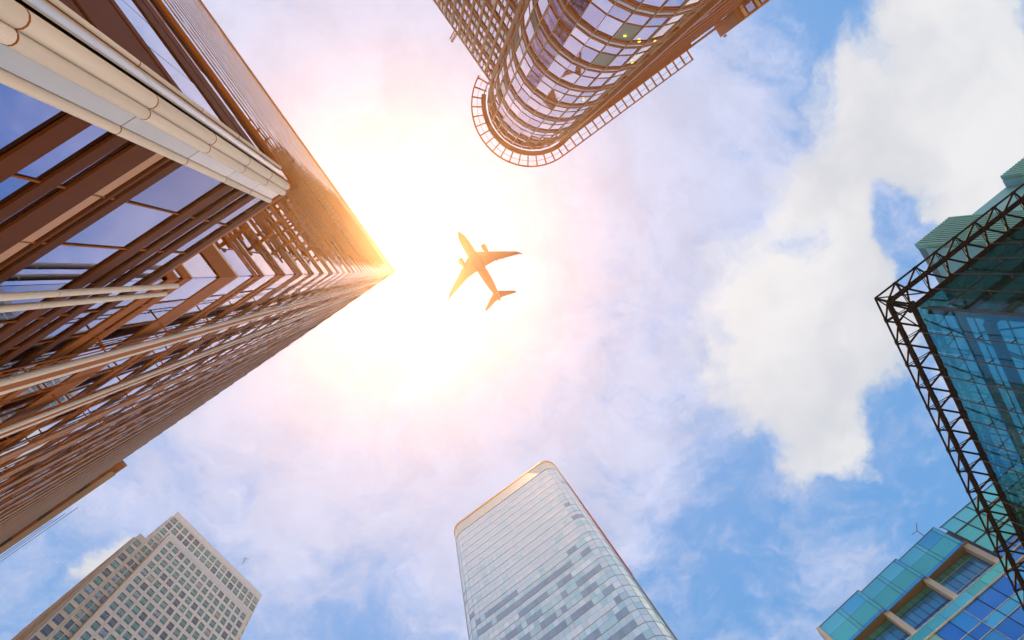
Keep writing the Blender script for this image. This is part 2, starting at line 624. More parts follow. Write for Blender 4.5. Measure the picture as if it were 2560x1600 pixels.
# lower storeys of the street face and of the glazed wing
LOW = [(0.0, 1.0, 0), (3.0, 3.4, 0), (3.7, 4.0, 0), (8.5, 8.88, 0), (9.42, 9.70, 0), (9.93, 10.5, 0), (10.52, 10.80, 1), (10.88, 10.98, 0), (11.13, 11.42, 0),
       (13.5, 13.95, 0), (14.3, 14.7, 0), (15.1, 15.5, 0), (16.3, 16.69, 0)]
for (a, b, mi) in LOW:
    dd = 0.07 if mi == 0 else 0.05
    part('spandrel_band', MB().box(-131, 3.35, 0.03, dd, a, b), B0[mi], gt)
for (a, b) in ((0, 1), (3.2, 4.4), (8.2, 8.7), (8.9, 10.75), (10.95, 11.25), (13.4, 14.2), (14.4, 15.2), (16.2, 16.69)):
    part('wing_band', MB().box(3.88, 3.905, -61, -0.40, a, b), MT['bronze_no_glow'], gt)
specs = []


def lvls(bounds):
    return [((a + b) / 2, b - a - 0.03) for a, b in zip(bounds[:-1], bounds[1:])]


tower_l = lvls([Z0 + ST * k for k in range(NST + 1)])
low_l = lvls([0, 3.6, 8.7, 11.3, 13.7, 16.5, Z0])
for i in range(114):
    x = -0.575 - 1.15 * i
    for zc, h in low_l + tower_l:
        specs.append((frame_m(x, 0, zc, 0, jit(0.004)), 1.12, h, random.choice((0, 0, 1, 1, 2))))
for i in range(3):
    x = 0.55 + 1.12 * i
    for zc, h in low_l[:-1]:
        specs.append((frame_m(x, 0, zc, 0, jit(0.003)), 1.09, h, random.choice((0, 1, 1))))
for i in range(79):
    y = -0.575 - 1.15 * i
    for zc, h in tower_l:
        specs.append((frame_m(0, y, zc, R_(-90), jit(0.004)), 1.12, h, random.choice((0, 2, 2))))
for i in range(52):
    y = -1.0 - 1.15 * i
    for zc, h in low_l[:-1]:
        specs.append((frame_m(3.85, y, zc, R_(-90), jit(0.003)), 1.12, h, random.choice((0, 2))))
panes('glass_pane', gt, specs, GL)
# thin glazing bars
mul = MB().box(-0.014, 0.014, 0.03, 0.055, 0, 149.5).mesh('glazing_bar', MT['bronze'])
for i in range(1, 114):
    link('glazing_bar', mul, gt, Matrix.Translation((-1.15 * i, 0, 0)))
mul2 = MB().box(-0.014, 0.014, 0.03, 0.05, 0, 16.6).mesh('glazing_bar', MT['bronze'])
for i in range(0, 3):
    link('glazing_bar', mul2, gt, Matrix.Translation((1.11 + 1.12 * i, 0, 0)))
mul3 = MB().box(-0.014, 0.014, 0.03, 0.055, 17.6, 149.5).mesh('glazing_bar', MT['bronze'])
for i in range(1, 14):
    link('glazing_bar', mul3, gt, Matrix.Translation((0, -1.15 * i, 0)) @ Matrix.Rotation(R_(-90), 4, 'Z'))
# pilasters: a flat fascia with a white tube on each edge
pf = MB().box(-0.22, 0.22, 0.30, 0.42, 0, 150.2).mesh('pilaster', MT['bronze'])
pt_ = MB()
for k in range(38):
    pt_.tube((0, 0, ST * k + 0.02), (0, 0, ST * k + ST - 0.02), 0.085, 8)
pt = pt_.mesh('pilaster_tube', MT['white_metal'], True)
pt_b = pt_.mesh('pilaster_tube', MT['bronze_lt'], True)
rail_ = MB()
for s in (-1, 1):
    rail_.tube((s * 0.09, 0, 0), (s * 0.09, 0, 149.5), 0.018, 4)
for k in range(38):
    rail_.box(-0.10, 0.10, -0.015, 0.015, ST * k + 2.6, ST * k + 2.64)
    rail_.box(-0.02, 0.02, -0.42, 0.0, ST * k + 2.7, ST * k + 2.74)
rail = rail_.mesh('guide_rail', MT['bronze'])
for i in range(33):
    x = -3.4 - 3.9 * i
    p = link('pilaster', pf, gt, Matrix.Translation((x, 0, 0)))
    for s in (-0.27, 0.27):
        link('pilaster_tube', pt if i < 2 else pt_b, p, Matrix.Translation((s, 0.38, 0)))
    for s in ((-0.9, 0.95) if i < 3 else ((0.95,) if i < 9 else ())):
        link('guide_rail', rail, gt, Matrix.Translation((x + s, 0.46, 0)))
# white tubes and pale panels that round off the wing's corner, in jointed lengths
JZ = [0.0, 4.3, 6.9, 9.2, 11.2, 13.0, 14.6, 16.3]


def jointed(name, x, y, r, mat_, top=16.3, n=14):
    for a, b in zip(JZ[:-1], JZ[1:]):
        if a < top:
            o = part(name, MB().tube((x, y, a + 0.012), (x, y, min(b, top) - 0.012), r, n), mat_, gt, True)
    for a in JZ[1:]:
        part('joint_ring', MB().tube((x, y, a - 0.011), (x, y, a + 0.011), r * 1.03, n), MT['bronze'], gt)


jointed('corner_tube', 3.335, 0.09, 0.062, MT['white_metal'], 16.3)
jointed('corner_tube', 3.69, 0.11, 0.075, MT['white_metal'], 16.3)
jointed('corner_tube', 3.83, 0.03, 0.095, MT['white_metal'], 16.3)
jointed('corner_tube', 3.97, -0.37, 0.038, MT['white_metal'], 16.3)
for a, b in zip(JZ[:-1], JZ[1:]):
    part('corner_panel', MB().box(3.405, 3.61, 0.07, 0.10, a + 0.012, b - 0.012), MT['pale_panel'], gt)
    part('corner_panel', MB().box(3.93, 3.955, -0.32, -0.06, a + 0.012, b - 0.012), MT['pale_panel'], gt)
part('edge_bead', MB().box(3.615, 3.627, 0.07, 0.125, 0, 16.3).box(3.945, 3.965, -0.335, -0.322, 0, 16.3), MT['bronze'], gt)
for x in (-0.20, 0.14):
    o = MB()
    for k in range(7):
        o.tube((x, 0.30, 2.5 * k + 0.02), (x, 0.30, 2.5 * k + 2.48), 0.06, 10)
    part('corner_tube', o, MT['white_metal'], gt, True)
# roof cornice over the far end of the street face
co = MB()
co.box(-131.5, -76, 0.34, 2.1, 147.6, 149.5)
cp = part('cornice', co, MT['bronze'], gt)
for i in range(9):
    part('fascia_panel', MB().box(-131.2 + 5.9 * i, -131.2 + 5.9 * i + 5.86, 1.1, 2.3, 146.9, 147.55), MT['beige'], gt)
for k, yy in enumerate((2.9, 3.3, 3.8)):
    part('cable', MB().tube((-131, yy, 149), (-96 + 3 * k, yy - 0.3, 149), 0.07, 5), MT['cable'], gt)
for i in range(5):
    part('cornice_window', MB().box(-128 + 10.2 * i, -124.5 + 10.2 * i, 0.45, 1.0, 147.5, 147.58), MT['core'], gt)

# lattice reflection on the side face, put into shape as brackets and rails, one per storey
for k in range(27):
    z = Z0 + ST * k + (1.0 if k % 3 == 1 else 0.25)
    w = MB()
    for i in range(13):
        w.box(0.07, 0.93, -1.6 - 1.15 * i - 0.07, -1.6 - 1.15 * i + 0.07, z + 0.03, z + 0.13)
    for x in (0.16, 0.45, 0.90):
        w.box(x - 0.045, x + 0.045, -16, -1.35, z + 0.14, z + 0.26)
    part('reflected_lattice', w, MT['bronze'], gt)

# ================================================================== curved copper and lavender glass tower, at the top
# local frame: origin at the centre of the rounded prow, y out of the long right-hand face
ct = thing('curved_tower', 'tower with a rounded prow of lavender glass, copper bands and a ladder-like roof canopy', 'skyscraper',
           (17.72, -26.35, 0), R_(-37))


def arc(r, a0, a1, n):
    return [(r * math.cos(R_(a0 + (a1 - a0) * i / n)), r * math.sin(R_(a0 + (a1 - a0) * i / n))) for i in range(n + 1)]


A0, A1, NF = 242.0, 90.0, 12


def prow(r, tail=34.0):
    return arc(r, A0, A1, NF) + [(tail, r)]


LW = -3.24       # plane of the left wall
part('core', MB().poly(arc(6.6, A0, A1, NF) + [(34, 6.6), (60, 6.6), (60, -40), (LW + 0.3, -40), (LW + 0.3, -6.2)], 0, 97.6), MT['core'], ct)
part('roof_slab', MB().poly(arc(6.9, A0, A1, NF) + [(60, 6.9), (60, -40.2), (LW, -40.2), (LW, -6.2)], 97.6, 98.4), MT['copper'], ct)
FL = 6.5
NL = 15
C1 = (MT['copper'], MT['tan'], MT['pale_panel'])
for k in range(NL):
    z = 97.4 - FL * (k + 1)
    for (a, b, r, mi) in ((0.0, 0.46, 7.14, 0), (0.50, 1.0, 7.07, 2), (1.05, 1.38, 7.13, 0), (3.2, 3.36, 7.07, 0), (6.30, 6.42, 7.1, 0)):
        part('spandrel_band', MB().strip(prow(6.95), prow(r), z + a, z + b), C1[mi], ct)
    for (a, b, dd, mi) in ((0.0, 0.55, .16, 0), (0.6, 0.95, .10, 1), (1.05, 1.45, .15, 0), (3.25, 3.5, .1, 0), (3.9, 4.1, .12, 1)):
        part('wall_band', MB().box(LW - dd, LW - 0.03, -39.9, -6.3, z + a, z + b), C1[mi], ct)
GB = [MT['glass_b'], MT['glass_b2'], MT['glass_b3'], MT['louvre'], MT['pale_panel']]
specs = []
pts = arc(7.0, A0, A1, NF)
lv = [(97.4 - FL * (k + 1) + zz_, hh) for k in range(NL) for zz_, hh in ((2.35, 1.66), (4.85, 2.9), (0.75, 1.4))]
for i in range(NF):
    p, q = pts[i], pts[i + 1]
    ang = math.atan2(q[1] - p[1], q[0] - p[0])
    w = math.hypot(q[0] - p[0], q[1] - p[1]) - 0.04
    for n_, (zc, h) in enumerate(lv):
        mi = random.choice((0, 0, 1, 1, 2))
        if i < 4:
            mi = random.choice((1, 4, 3, 0))
        if i == 8 and n_ in (19, 22):
            mi = 3
        specs.append((frame_m((p[0] + q[0]) / 2, (p[1] + q[1]) / 2, zc, ang, jit(0.006)), w, h, mi))
for i in range(20):
    x = 1.3 + 1.6 * i
    for zc, h in lv:
        specs.append((frame_m(x + 0.8, 7.0, zc, 0, jit(0.003)), 1.56, h, random.choice((0, 1, 1))))
for i in range(19):
    y = -7.1 - 1.7 * i
    for zc, h in lv:
        specs.append((frame_m(LW, y, zc, R_(90), jit(0.004)), 1.5, h, random.choice((0, 1, 1, 4))))
panes('glass_pane', ct, specs, GB)
# glazing bars at the facets
for i, p in enumerate(pts):
    a = math.atan2(p[1], p[0])
    w = 0.05 if i > 4 else 0.10
    part('glazing_bar', MB().xform_box(frame_m(p[0] * 1.012, p[1] * 1.012, 48.7, a + R_(90)), w, 97.2, 0.16), MT['tan'], ct)
for i in range(20):
    part('wall_post', MB().box(LW - 0.22, LW - 0.02, -6.3 - 1.7 * i - 0.14, -6.3 - 1.7 * i + 0.14, 0, 97.4), MT['tan'], ct)
    part('blind_rail', MB().box(LW - 0.12, LW - 0.04, -7.1 - 1.7 * i - 0.03, -7.1 - 1.7 * i + 0.03, 0, 97.4), MT['copper'], ct)
part('corner_post', MB().box(LW - 0.55, LW + 0.2, -6.35, -5.9, 0, 97.5), MT['tan'], ct)
# dark ribbed spine where the curve meets the flat face
for k in range(24):
    z = 97.4 - 4.05 * (k + 1)
    part('spine_panel', MB().box(0.2, 1.5, 7.02, 7.6, z + 0.06, z + 4.0), MT['copper'], ct)
part('spine_panel', MB().box(0.35, 1.35, 7.03, 7.5, 0, 97.3), MT['tan'], ct)
# horizontal sunshade rails along the flat face
for z in (97.3, 94.6, 91.9, 89.2):
    part('sunshade_rail', MB().box(1.9, 34, 7.62, 7.74, z, z + 0.2), MT['copper'], ct)
# canopy: outer rail, thin middle rail, inner rail and rungs
TL = 27.6
def cring(r, a0=246.0, n=22):
    return arc(r, a0, 90.0, n) + [(TL, r)]
zc_ = 99.2
part('outer_rail', MB().strip(cring(9.28), cring(9.50), zc_, zc_ + 0.30), MT['copper'], ct)
part('middle_rail', MB().strip(cring(8.50), cring(8.56), zc_ + 0.05, zc_ + 0.13), MT['copper'], ct)
part('inner_rail', MB().strip(cring(7.50), cring(7.66), zc_, zc_ + 0.26), MT['copper'], ct)
part('walkway_ring', MB().strip(arc(7.35, 225, 70, 20), arc(8.05, 225, 70, 20), 97.2, 97.45), MT['copper'], ct)
rung = MB().box(-0.09, 0.09, 7.3, 9.30, zc_ + 0.01, zc_ + 0.28).mesh('rung', MT['copper'])
for i in range(19):
    link('rung', rung, ct, Matrix.Translation((TL - 0.1 - 1.55 * i, 0, 0)) if TL - 1.55 * i > 0 else Matrix.Rotation(R_(0), 4, 'Z'))
for i in range(16):
    link('rung', rung, ct, Matrix.Rotation(R_(9.6 * (i + 1)), 4, 'Z'))
part('canopy_edge', MB().box(1, TL + 0.6, 6.9, 7.5, 98.5, 99.1), MT['copper'], ct)
# roof box at the far end
part('roof_box', MB().box(34, 60, 7.05, 9.2, 93.5, 99.8), MT['copper'], ct)
for i in range(9):
    x = 35.0 + 2.7 * i
    part('box_pier', MB().box(x, x + 0.55, 7.2, 9.0, 93.2, 93.45), MT['tan'], ct)
    part('box_window', MB().box(x + 0.95, x + 2.3, 7.5, 8.8, 93.3, 93.46), MT['glass_l2'], ct)
part('roof_lamp', MB().tube((34.3, 9.45, 99.3), (34.3, 9.45, 98.7), 0.16, 8), MT['cable'], ct)
# lit ceiling lamps behind the near panes
for (i, z) in ((8, 50.7), (9, 51.6), (10, 52.0), (9, 69.0), (10, 57.5)):
    p, q = pts[i], pts[i + 1]
    cx, cy = (p[0] + q[0]) / 2 * 1.018, (p[1] + q[1]) / 2 * 1.018
    part('ceiling_lamp', MB().tube((cx, cy, z), (cx * 1.004, cy * 1.004, z), 0.13, 10), MT['lamp'], ct)
# maintenance crane on the roof edge
mc = thing('maintenance_crane', 'thin lattice maintenance jib hanging over the roof edge of the curved copper tower', 'crane', (5.9, -40.2, 98.4), R_(-37))
tri = ((-0.5, 0.0), (0.5, 0.0), (0.0, 0.8))
for (a, b) in tri:
    part('jib_chord', MB().tube((1.5, a + 1, b + 0.6), (-3.3, a * 0.6 + 3, b * 0.6 + 0.6), 0.07, 5), MT['copper'], mc)
lat = MB()
for k in range(12):
    f0, f1 = k / 12, (k + 1) / 12
    def pt3(t, f):
        s = 1 - 0.4 * f
        return (1.5 - 4.8 * f, t[0] * s + 1 + 2 * f, t[1] * s + 0.6)
    for u in range(3):
        lat.tube(pt3(tri[u], f0), pt3(tri[(u + 1) % 3], f1), 0.035, 4)
part('jib_lattice', lat, MT['copper'], mc)
part('mast', MB().tube((1.4, 1, 0), (1.4, 1, 1.6), 0.25, 8), MT['copper'], mc)

# ================================================================== rounded silver glass tower, bottom centre
rt = thing('rounded_tower', 'tall pale glass tower with rounded corners, fine pane grid and a roof edge coloured gold for sun glow', 'skyscraper', (9.6, 87.9, 0), R_(-35.2))
WX, WY, RC = 41.6, 41.0, 4.2


def rrect(o, n=8):
    out = []
    for (cx, cy, a) in ((RC, RC, 180), (WX - RC, RC, 270), (WX - RC, WY - RC, 0), (RC, WY - RC, 90)):
        for i in range(n + 1):
            t = R_(a + 90 * i / n)
            out.append((cx + (RC + o) * math.cos(t), cy + (RC + o) * math.sin(t)))
    return out


part('core', MB().poly(rrect(-0.25), 0, 194), MT['cream'], rt)
part('crown', MB().poly(rrect(0.04), 193.0, 199.5), MT['cream'], rt, True)
part('coping', MB().poly(rrect(0.28), 199.5, 200.3), MT['gold'], rt)
for k in range(4):
    zz2 = 194.3 + 1.4 * k
    part('crown_seam', MB().strip(rrect(-0.02), rrect(0.09), zz2, zz2 + 0.07), MT['pale_panel'], rt)
part('sign_panel', MB().box(WX + 0.08, WX + 0.3, 7, 30, 163, 190), MT['red'], rt)
PC = [MT['pane_c'], MT['pane_c2'], MT['pane_c3'], MT['pane_c4'], MT['cream']]
SH = 4.4
NS = 43
ring = rrect(0.0, 4)
segs = []
ncol = 24
for i in range(ncol):
    x0 = RC + (WX - 2 * RC) * i / ncol
    x1 = RC + (WX - 2 * RC) * (i + 1) / ncol
    segs.append(((x0, 0), (x1, 0)))
for c0 in (0, 5):
    for i in range(4):
        segs.append((ring[c0 + i], ring[c0 + i + 1]))
for i in range(20):
    segs.append(((WX, RC + 1.63 * i), (WX, RC + 1.63 * (i + 1))))
    segs.append(((0, RC + 1.63 * (i + 1)), (0, RC + 1.63 * i)))
specs = []
for k in range(NS):
    z = 3.2 + SH * k
    pd = max(0.0, min(0.75, (150 - z) / 30.0)) * random.uniform(0.5, 1.2)        # reflection put into the pane tint: more dark and aqua panes lower down
    run = 0
    for si, (p, q) in enumerate(segs):
        ang = math.atan2(q[1] - p[1], q[0] - p[0])
        w = math.hypot(q[0] - p[0], q[1] - p[1]) - 0.05
        cx, cy = (p[0] + q[0]) / 2, (p[1] + q[1]) / 2
        if run <= 0:
            run = random.randint(4, 11)
            dark = random.random() < pd
        run -= 1
        if si >= ncol and si < ncol + 8:
            dark = random.random() < 0.12
        vis = random.choice((2, 2, 1)) if dark else random.choice((0, 3, 3, 0, 3, 0, 3, 1) if z > 140 else (3, 1, 3, 3, 0, 3))
        M = frame_m(cx, cy, z + 1.15, ang + math.pi, jit(0.006))
        specs.append((M, w, 2.2, vis))
        specs.append((frame_m(cx, cy, z + 3.3, ang + math.pi, jit(0.004)), w, 2.0, random.choice((0, 3, 3, 0) if z > 140 else (3, 3, 3, 1))))
panes('glass_pane', rt, specs, PC, limit=290)
part('glazing_bars', (lambda b: [b.xform_box(frame_m(p[0], p[1], 96, math.atan2(q[1] - p[1], q[0] - p[0])), 0.06, 193.0, 0.14) for p, q in segs] and b)(MB()), MT['mull_c'], rt, kind='stuff')
for k in range(NS + 1):
    part('floor_joint', MB().strip(rrect(-0.05, 4) + [rrect(-0.05, 4)[0]], rrect(0.07, 4) + [rrect(0.07, 4)[0]], 3.2 + SH * k - 0.05, 3.2 + SH * k + 0.03), MT['mull_c'], rt)

# ================================================================== stone tower, bottom left
sx = thing('stone_tower', 'pale stone office tower with a square grid of small green windows and notched corners', 'skyscraper', (-60.86, 61.22, 0), R_(50.1))
WIN = [MT['win_d'], MT['win_d2'], MT['win_d3'], MT['win_d4'], MT['win_d5']]
part('core', MB().box(0.5, 30.1, 0.5, 34, 0, 159), MT['core'], sx)
part('parapet', MB().box(-0.06, 30.7, -0.06, 34, 157.6, 160), MT['stone'], sx)
win_cache = {}


def window(M, w, h, k):
    """a recessed window: frame with a mullion and a transom, and its pane as a sub-part"""
    key = (round(w, 2), round(h, 2), k)
    if key not in win_cache:
        f = MB()
        t = 0.07
        f.box(-w / 2, w / 2, -0.10, 0.06, -h / 2, -h / 2 + t).box(-w / 2, w / 2, -0.10, 0.06, h / 2 - t, h / 2)
        f.box(-w / 2, -w / 2 + t, -0.10, 0.058, -h / 2 + t, h / 2 - t).box(w / 2 - t, w / 2, -0.10, 0.058, -h / 2 + t, h / 2 - t)
        f.box(-0.03, 0.03, -0.10, 0.04, -h / 2 + t, h / 2 - t)
        f.box(-w / 2 + t, w / 2 - t, -0.10, 0.037, -h * 0.22 - 0.03, -h * 0.22 + 0.03)
        pn = MB().box(-w / 2 + t, w / 2 - t, -0.08, -0.03, -h / 2 + t, h / 2 - t)
        win_cache[key] = (f.mesh('window', MT['frame_d']), pn.mesh('window_pane', WIN[k]))
    fm, pm = win_cache[key]
    o = link('window', fm, sx, M)
    link('window_pane', pm, o)


wins = []
WP = R_(180)


def grid(x0, x1, ncols, z0, z1, nrows, y, ww, wh, stone, depth=0.2, top=0.0, pier_from=0.0):
    """stone piers and spandrels standing proud of recessed windows (facing -y)"""
    cw, rh = (x1 - x0) / ncols, (z1 - z0) / nrows
    pw, sh_ = cw - ww, rh - wh
    for i in range(ncols + 1):
        xa, xb = x0 + cw * i - pw / 2, x0 + cw * i + pw / 2
        if i == 0:
            xa = x0
        if i == ncols:
            xb = x1
        part('pier', MB().box(xa, xb, y, y + depth, z0, z1), stone, sx)
    for j in range(nrows + 1):
        za, zb = z0 + rh * j - sh_ / 2, z0 + rh * j + sh_ / 2
        part('spandrel', MB().box(x0 + 0.01, x1 - 0.01, y + 0.03, y + depth - 0.01, max(za, z0 + 0.004), min(zb, z1 - 0.004)), stone, sx)
    for i in range(ncols):
        for j in range(nrows):
            wins.append((frame_m(x0 + cw * (i + .5), y + depth - 0.1, z0 + rh * (j + .5), WP), ww, wh, random.choice((0, 0, 0, 1, 1, 1, 1, 2, 3, 3, 4))))


# top storeys on the main plane, projecting bay of fourteen columns, corner columns and a lower side bay
grid(0, 30.64, 16, 145.3, 157.55, 4, 0.0, 1.50, 2.35, MT['stone'])
RH = 3.2
grid(3.0, 29.0, 14, 147.2 - 26 * RH, 147.2, 26, -1.3, 1.30, 2.12, MT['stone'], depth=0.22)
part('bay_edge', MB().box(2.3, 2.997, -1.32, 0.4, 60, 149.3), MT['stone2'], sx)
part('bay_edge', MB().box(29.003, 29.7, -1.32, 0.4, 60, 149.3), MT['stone2'], sx)
part('bay_cornice', MB().box(2.998, 29.002, -1.33, 0.2, 147.2, 149.3), MT['stone'], sx)
part('bay_core', MB().box(3.0, 29, -0.86, 0.5, 60, 147.2), MT['core'], sx)
grid(0.0, 2.29, 2, 145.2 - 26 * RH, 145.2, 26, 0.0, 0.92, 2.3, MT['stone2'])
grid(29.72, 30.64, 1, 145.2 - 26 * RH, 145.2, 26, 0.0, 0.6, 2.1, MT['stone'])
grid(-2.5, -0.42, 1, 140.0 - 24 * RH, 140.0, 24, -1.0, 1.45, 2.15, MT['stone2'])
part('side_bay_top', MB().box(-2.55, -0.40, -1.04, 6, 140.0, 141.6), MT['stone2'], sx)
part('side_bay_core', MB().box(-2.2, -0.42, -0.5, 30, 60, 140), MT['core'], sx)
part('round_moulding', MB().tube((-0.2, -0.55, 60), (-0.2, -0.55, 141.4), 0.22, 10), MT['stone2'], sx, True)
grid(30.7, 33.1, 1, 128.0 - 20 * RH, 128.0, 20, -0.6, 1.4, 2.1, MT['stone2'])
part('side_bay_top', MB().box(30.66, 33.15, -0.64, 6, 128.0, 129.4), MT['stone2'], sx)
part('lower_shaft', MB().box(-2.4, 33.0, -0.9, 34, 0, 63.9), MT['stone'], sx)
# side face to the left: floor slabs and piers seen at a grazing angle
for j in range(26):
    z = 140.0 - RH * j
    part('side_spandrel', MB().box(-2.95, -2.45, -0.55, 30, z - 1.15, z), MT['stone2'], sx)
    part('side_spandrel', MB().box(-0.3, 0.48, 0.46, 33, z + 17.4 - 1.1, z + 17.4), MT['stone'], sx) if j < 6 else None
for i in range(14):
    part('side_pier', MB().box(-2.92, -2.4, -0.53 + 2.2 * i, -0.53 + 2.2 * i + 0.75, 60, 139.9), MT['stone2'], sx)
    part('side_pier', MB().box(-0.27, 0.48, 0.47 + 2.2 * i, 0.47 + 2.2 * i + 0.6, 141.7, 157.5), MT['stone'], sx)
part('side_glass', MB().box(-2.44, -2.40, -0.4, 30, 60, 139.8), MT['win_d2'], sx)
W_ = world_m(sx)
wins.sort(key=lambda s: -seen_area(W_ @ s[0], s[1], s[2]))
rest = MB()
for n_, (M, w, h, k) in enumerate(wins):
    if n_ < 290 and seen_area(W_ @ M, w, h) > 10:
        window(M, w, h, k)
    else:
        rest.cur = k
        rest.xform_box(M, w, h, 0.06)
part('window_field', rest, WIN, sx, kind='stuff')
an = thing('rooftop_antenna', 'small thin aerial on the roof of the pale stone tower', 'antenna', (-46.0, 76.2, 160))
part('aerial_mast', MB().tube((0, 0, 0), (0, 0, 4.2), 0.07, 6), MT['cable'], an)
part('aerial_arm', MB().tube((-0.9, 0, 3.2), (0.9, 0, 3.2), 0.05, 5).tube((0, -0.9, 2.5), (0, 0.9, 2.5), 0.05, 5), MT['cable'], an)

# ================================================================== dark steel truss over a glazed atrium, right edge
te = thing('truss_atrium', 'glazed atrium under a black steel space truss that comes to a sharp corner', 'building', (32.14, 1.78, 0), 0)
D1, N1 = Vector((0.812, -0.583, 0)), Vector((0.583, 0.812, 0))
D2, N2 = Vector((0.512, 0.859, 0)), Vector((0.859, -0.512, 0))
det = N1.x * N2.y - N1.y * N2.x


def cpt(n, z):
    """corner of the lines offset by n inside both arms"""
    return Vector(((n * N2.y - n * N1.y) / det, (N1.x * n - N2.x * n) / det, z))


S = 1.9
ZT = 40.0
CH = ((0.0, ZT, 0.075), (1.2, ZT + 0.6, 0.19), (2.35, ZT, 0.20))
for (D, nn, L) in ((D1, N1, 17), (D2, N2, 26)):
    for (n, z, r) in CH:
        part('chord', MB().tube(cpt(n, z), cpt(n, z) + D * (S * L), r, 8), MT['black_steel'], te, True)
    o0, c0, i0 = cpt(*CH[0][:2]), cpt(*CH[1][:2]), cpt(*CH[2][:2])

    def on(base, u):      # same distance along the arm, measured from the outer corner
        return base + D * (u - (base - o0).dot(D))
    bm_ = {}
    for (nm, a, b, r) in (('brace', on(o0, 0), on(c0, S / 2), .075), ('brace', on(o0, 0), on(c0, -S / 2), .075), ('brace', on(c0, S / 2), on(i0, 0), .08),
                          ('brace', on(c0, -S / 2), on(i0, 0), .08), ('brace', on(c0, S / 2), on(i0, S), .08)):
        me = MB().tube(a, b, r, 6).mesh(nm, MT['black_steel'])
        for k in range(1, L):
            link(nm, me, te, Matrix.Translation(D * (S * k)))
    lk = MB()
    a, b = on(o0, 0.03), on(i0, 0.03) + Vector((0, 0, -0.2))
    b = a + (b - a) * 0.88
    for s in (-0.07, 0.07):
        lk.tube(a + D * s, b + D * s, 0.03, 5)
    lk.tube(b - D * 0.08, b + D * 0.08, 0.03, 5).tube(a - D * 0.08, a + D * 0.08, 0.05, 5)
    me = lk.mesh('tie_link', MT['black_steel'])
    node = MB().tube(on(i0, -0.16), on(i0, 0.16), 0.24, 8).mesh('node_collar', MT['black_steel'])
    gus = MB().bar(on(c0, S / 2 - 0.28), on(c0, S / 2 + 0.28), 0.06, 0.62).mesh('gusset_plate', MT['black_steel'])
    gus2 = MB().bar(on(o0, -0.16), on(o0, 0.16), 0.05, 0.30).mesh('gusset_plate', MT['black_steel'])
    for k in range(1, L):
        link('tie_link', me, te, Matrix.Translation(D * (S * k)))
        link('node_collar', node, te, Matrix.Translation(D * (S * k)))
        link('gusset_plate', gus, te, Matrix.Translation(D * (S * (k - 0.5))))
        link('gusset_plate', gus2, te, Matrix.Translation(D * (S * k)))
for a, b in ((0, 1), (0, 2), (1, 2)):
    part('brace', MB().tube(cpt(*CH[a][:2]), cpt(*CH[b][:2]), 0.07, 6), MT['black_steel'], te)
for D in (D1, D2):
    part('brace', MB().tube(cpt(0, ZT), cpt(*CH[2][:2]) + D * S, 0.05, 6).tube(cpt(0, ZT) + D * S, cpt(2.35, ZT), 0.05, 6), MT['black_steel'], te)
# glass walls hung below the truss
GC = [MT['clear_blue'], MT['clear_teal'], MT['clear_green']]
gn = 2.5
gb = cpt(gn, 0)
specs = []
for (D, nn, L, ang_n) in ((D1, N1, 16, 0), (D2, N2, 24, 1)):
    ang = math.atan2(-nn.y, -nn.x) - math.pi / 2
    for i in range(L):
        for j in range(17):
            p = gb + D * (S * (i + 0.5)) + Vector((0, 0, 40.3 - 2.3 * j - 1.15))
            mi = 1 if ang_n == 0 else (0 if i < 9 else 2)
            specs.append((frame_m(p.x, p.y, p.z, ang, jit(0.004)), S - 0.03, 2.27, mi))
    rod = MB().tube(gb - nn * 0.32 + Vector((0, 0, 0)), gb - nn * 0.32 + Vector((0, 0, 40.3)), 0.045, 6)
    for j in range(17):
        rod.tube(gb - nn * 0.36 + Vector((0, 0, 40.3 - 2.3 * j)), gb + Vector((0, 0, 40.3 - 2.3 * j)), 0.05, 5)
    rm = rod.mesh('tension_rod', MT['steel_grey'])
    for i in range(1, L):
        link('tension_rod', rm, te, Matrix.Translation(D * (S * i)))
    rail = MB().tube(gb + nn * 0.10, gb + nn * 0.10 + D * (S * L), 0.045, 5).mesh('glazing_rail', MT['steel_grey'])
    for j in range(0, 17):
        link('glazing_rail', rail, te, Matrix.Translation((0, 0, 40.3 - 2.3 * j)))
panes('glass_pane', te, specs, GC, limit=290, t=0.03)
cc = cpt(2.9, 0)
part('corner_column', MB().bar(cc, cc + Vector((0, 0, 39.2)), 0.55, 0.55), MT['black_steel'], te)
part('corner_column', MB().bar(cpt(2.3, 0), cpt(2.3, 39.2), 0.16, 0.16), MT['steel_grey'], te)
# roof rafters and ties inside the atrium
for n, r in ((4.2, 0.22), (6.0, 0.30), (8.6, 0.22)):
    for D, L in ((D1, 30), (D2, 46)):
        b0 = cpt(n, 38.6)
        part('rafter', MB().bar(b0, b0 + D * L, r * 1.6, r * 2), MT['steel_grey'], te)
for D, nn, L in ((D1, N1, 8), (D2, N2, 12)):
    for i in range(L):
        a = cpt(2.4, 39.6) + D * (3.8 * i + 1)
        b = cpt(8.6, 38.2) + D * (3.8 * i + 3.0)
        part('tie_rod', MB().tube(a, b, 0.07, 5), MT['steel_grey'], te)
        c_ = cpt(4.2, 30) + D * (3.8 * i + 1)
        part('prop', MB().tube(c_, b, 0.10, 6).tube(c_, cpt(6.0, 38.3) + D * (3.8 * i - 1.2), 0.07, 5), MT['steel_grey'], te)
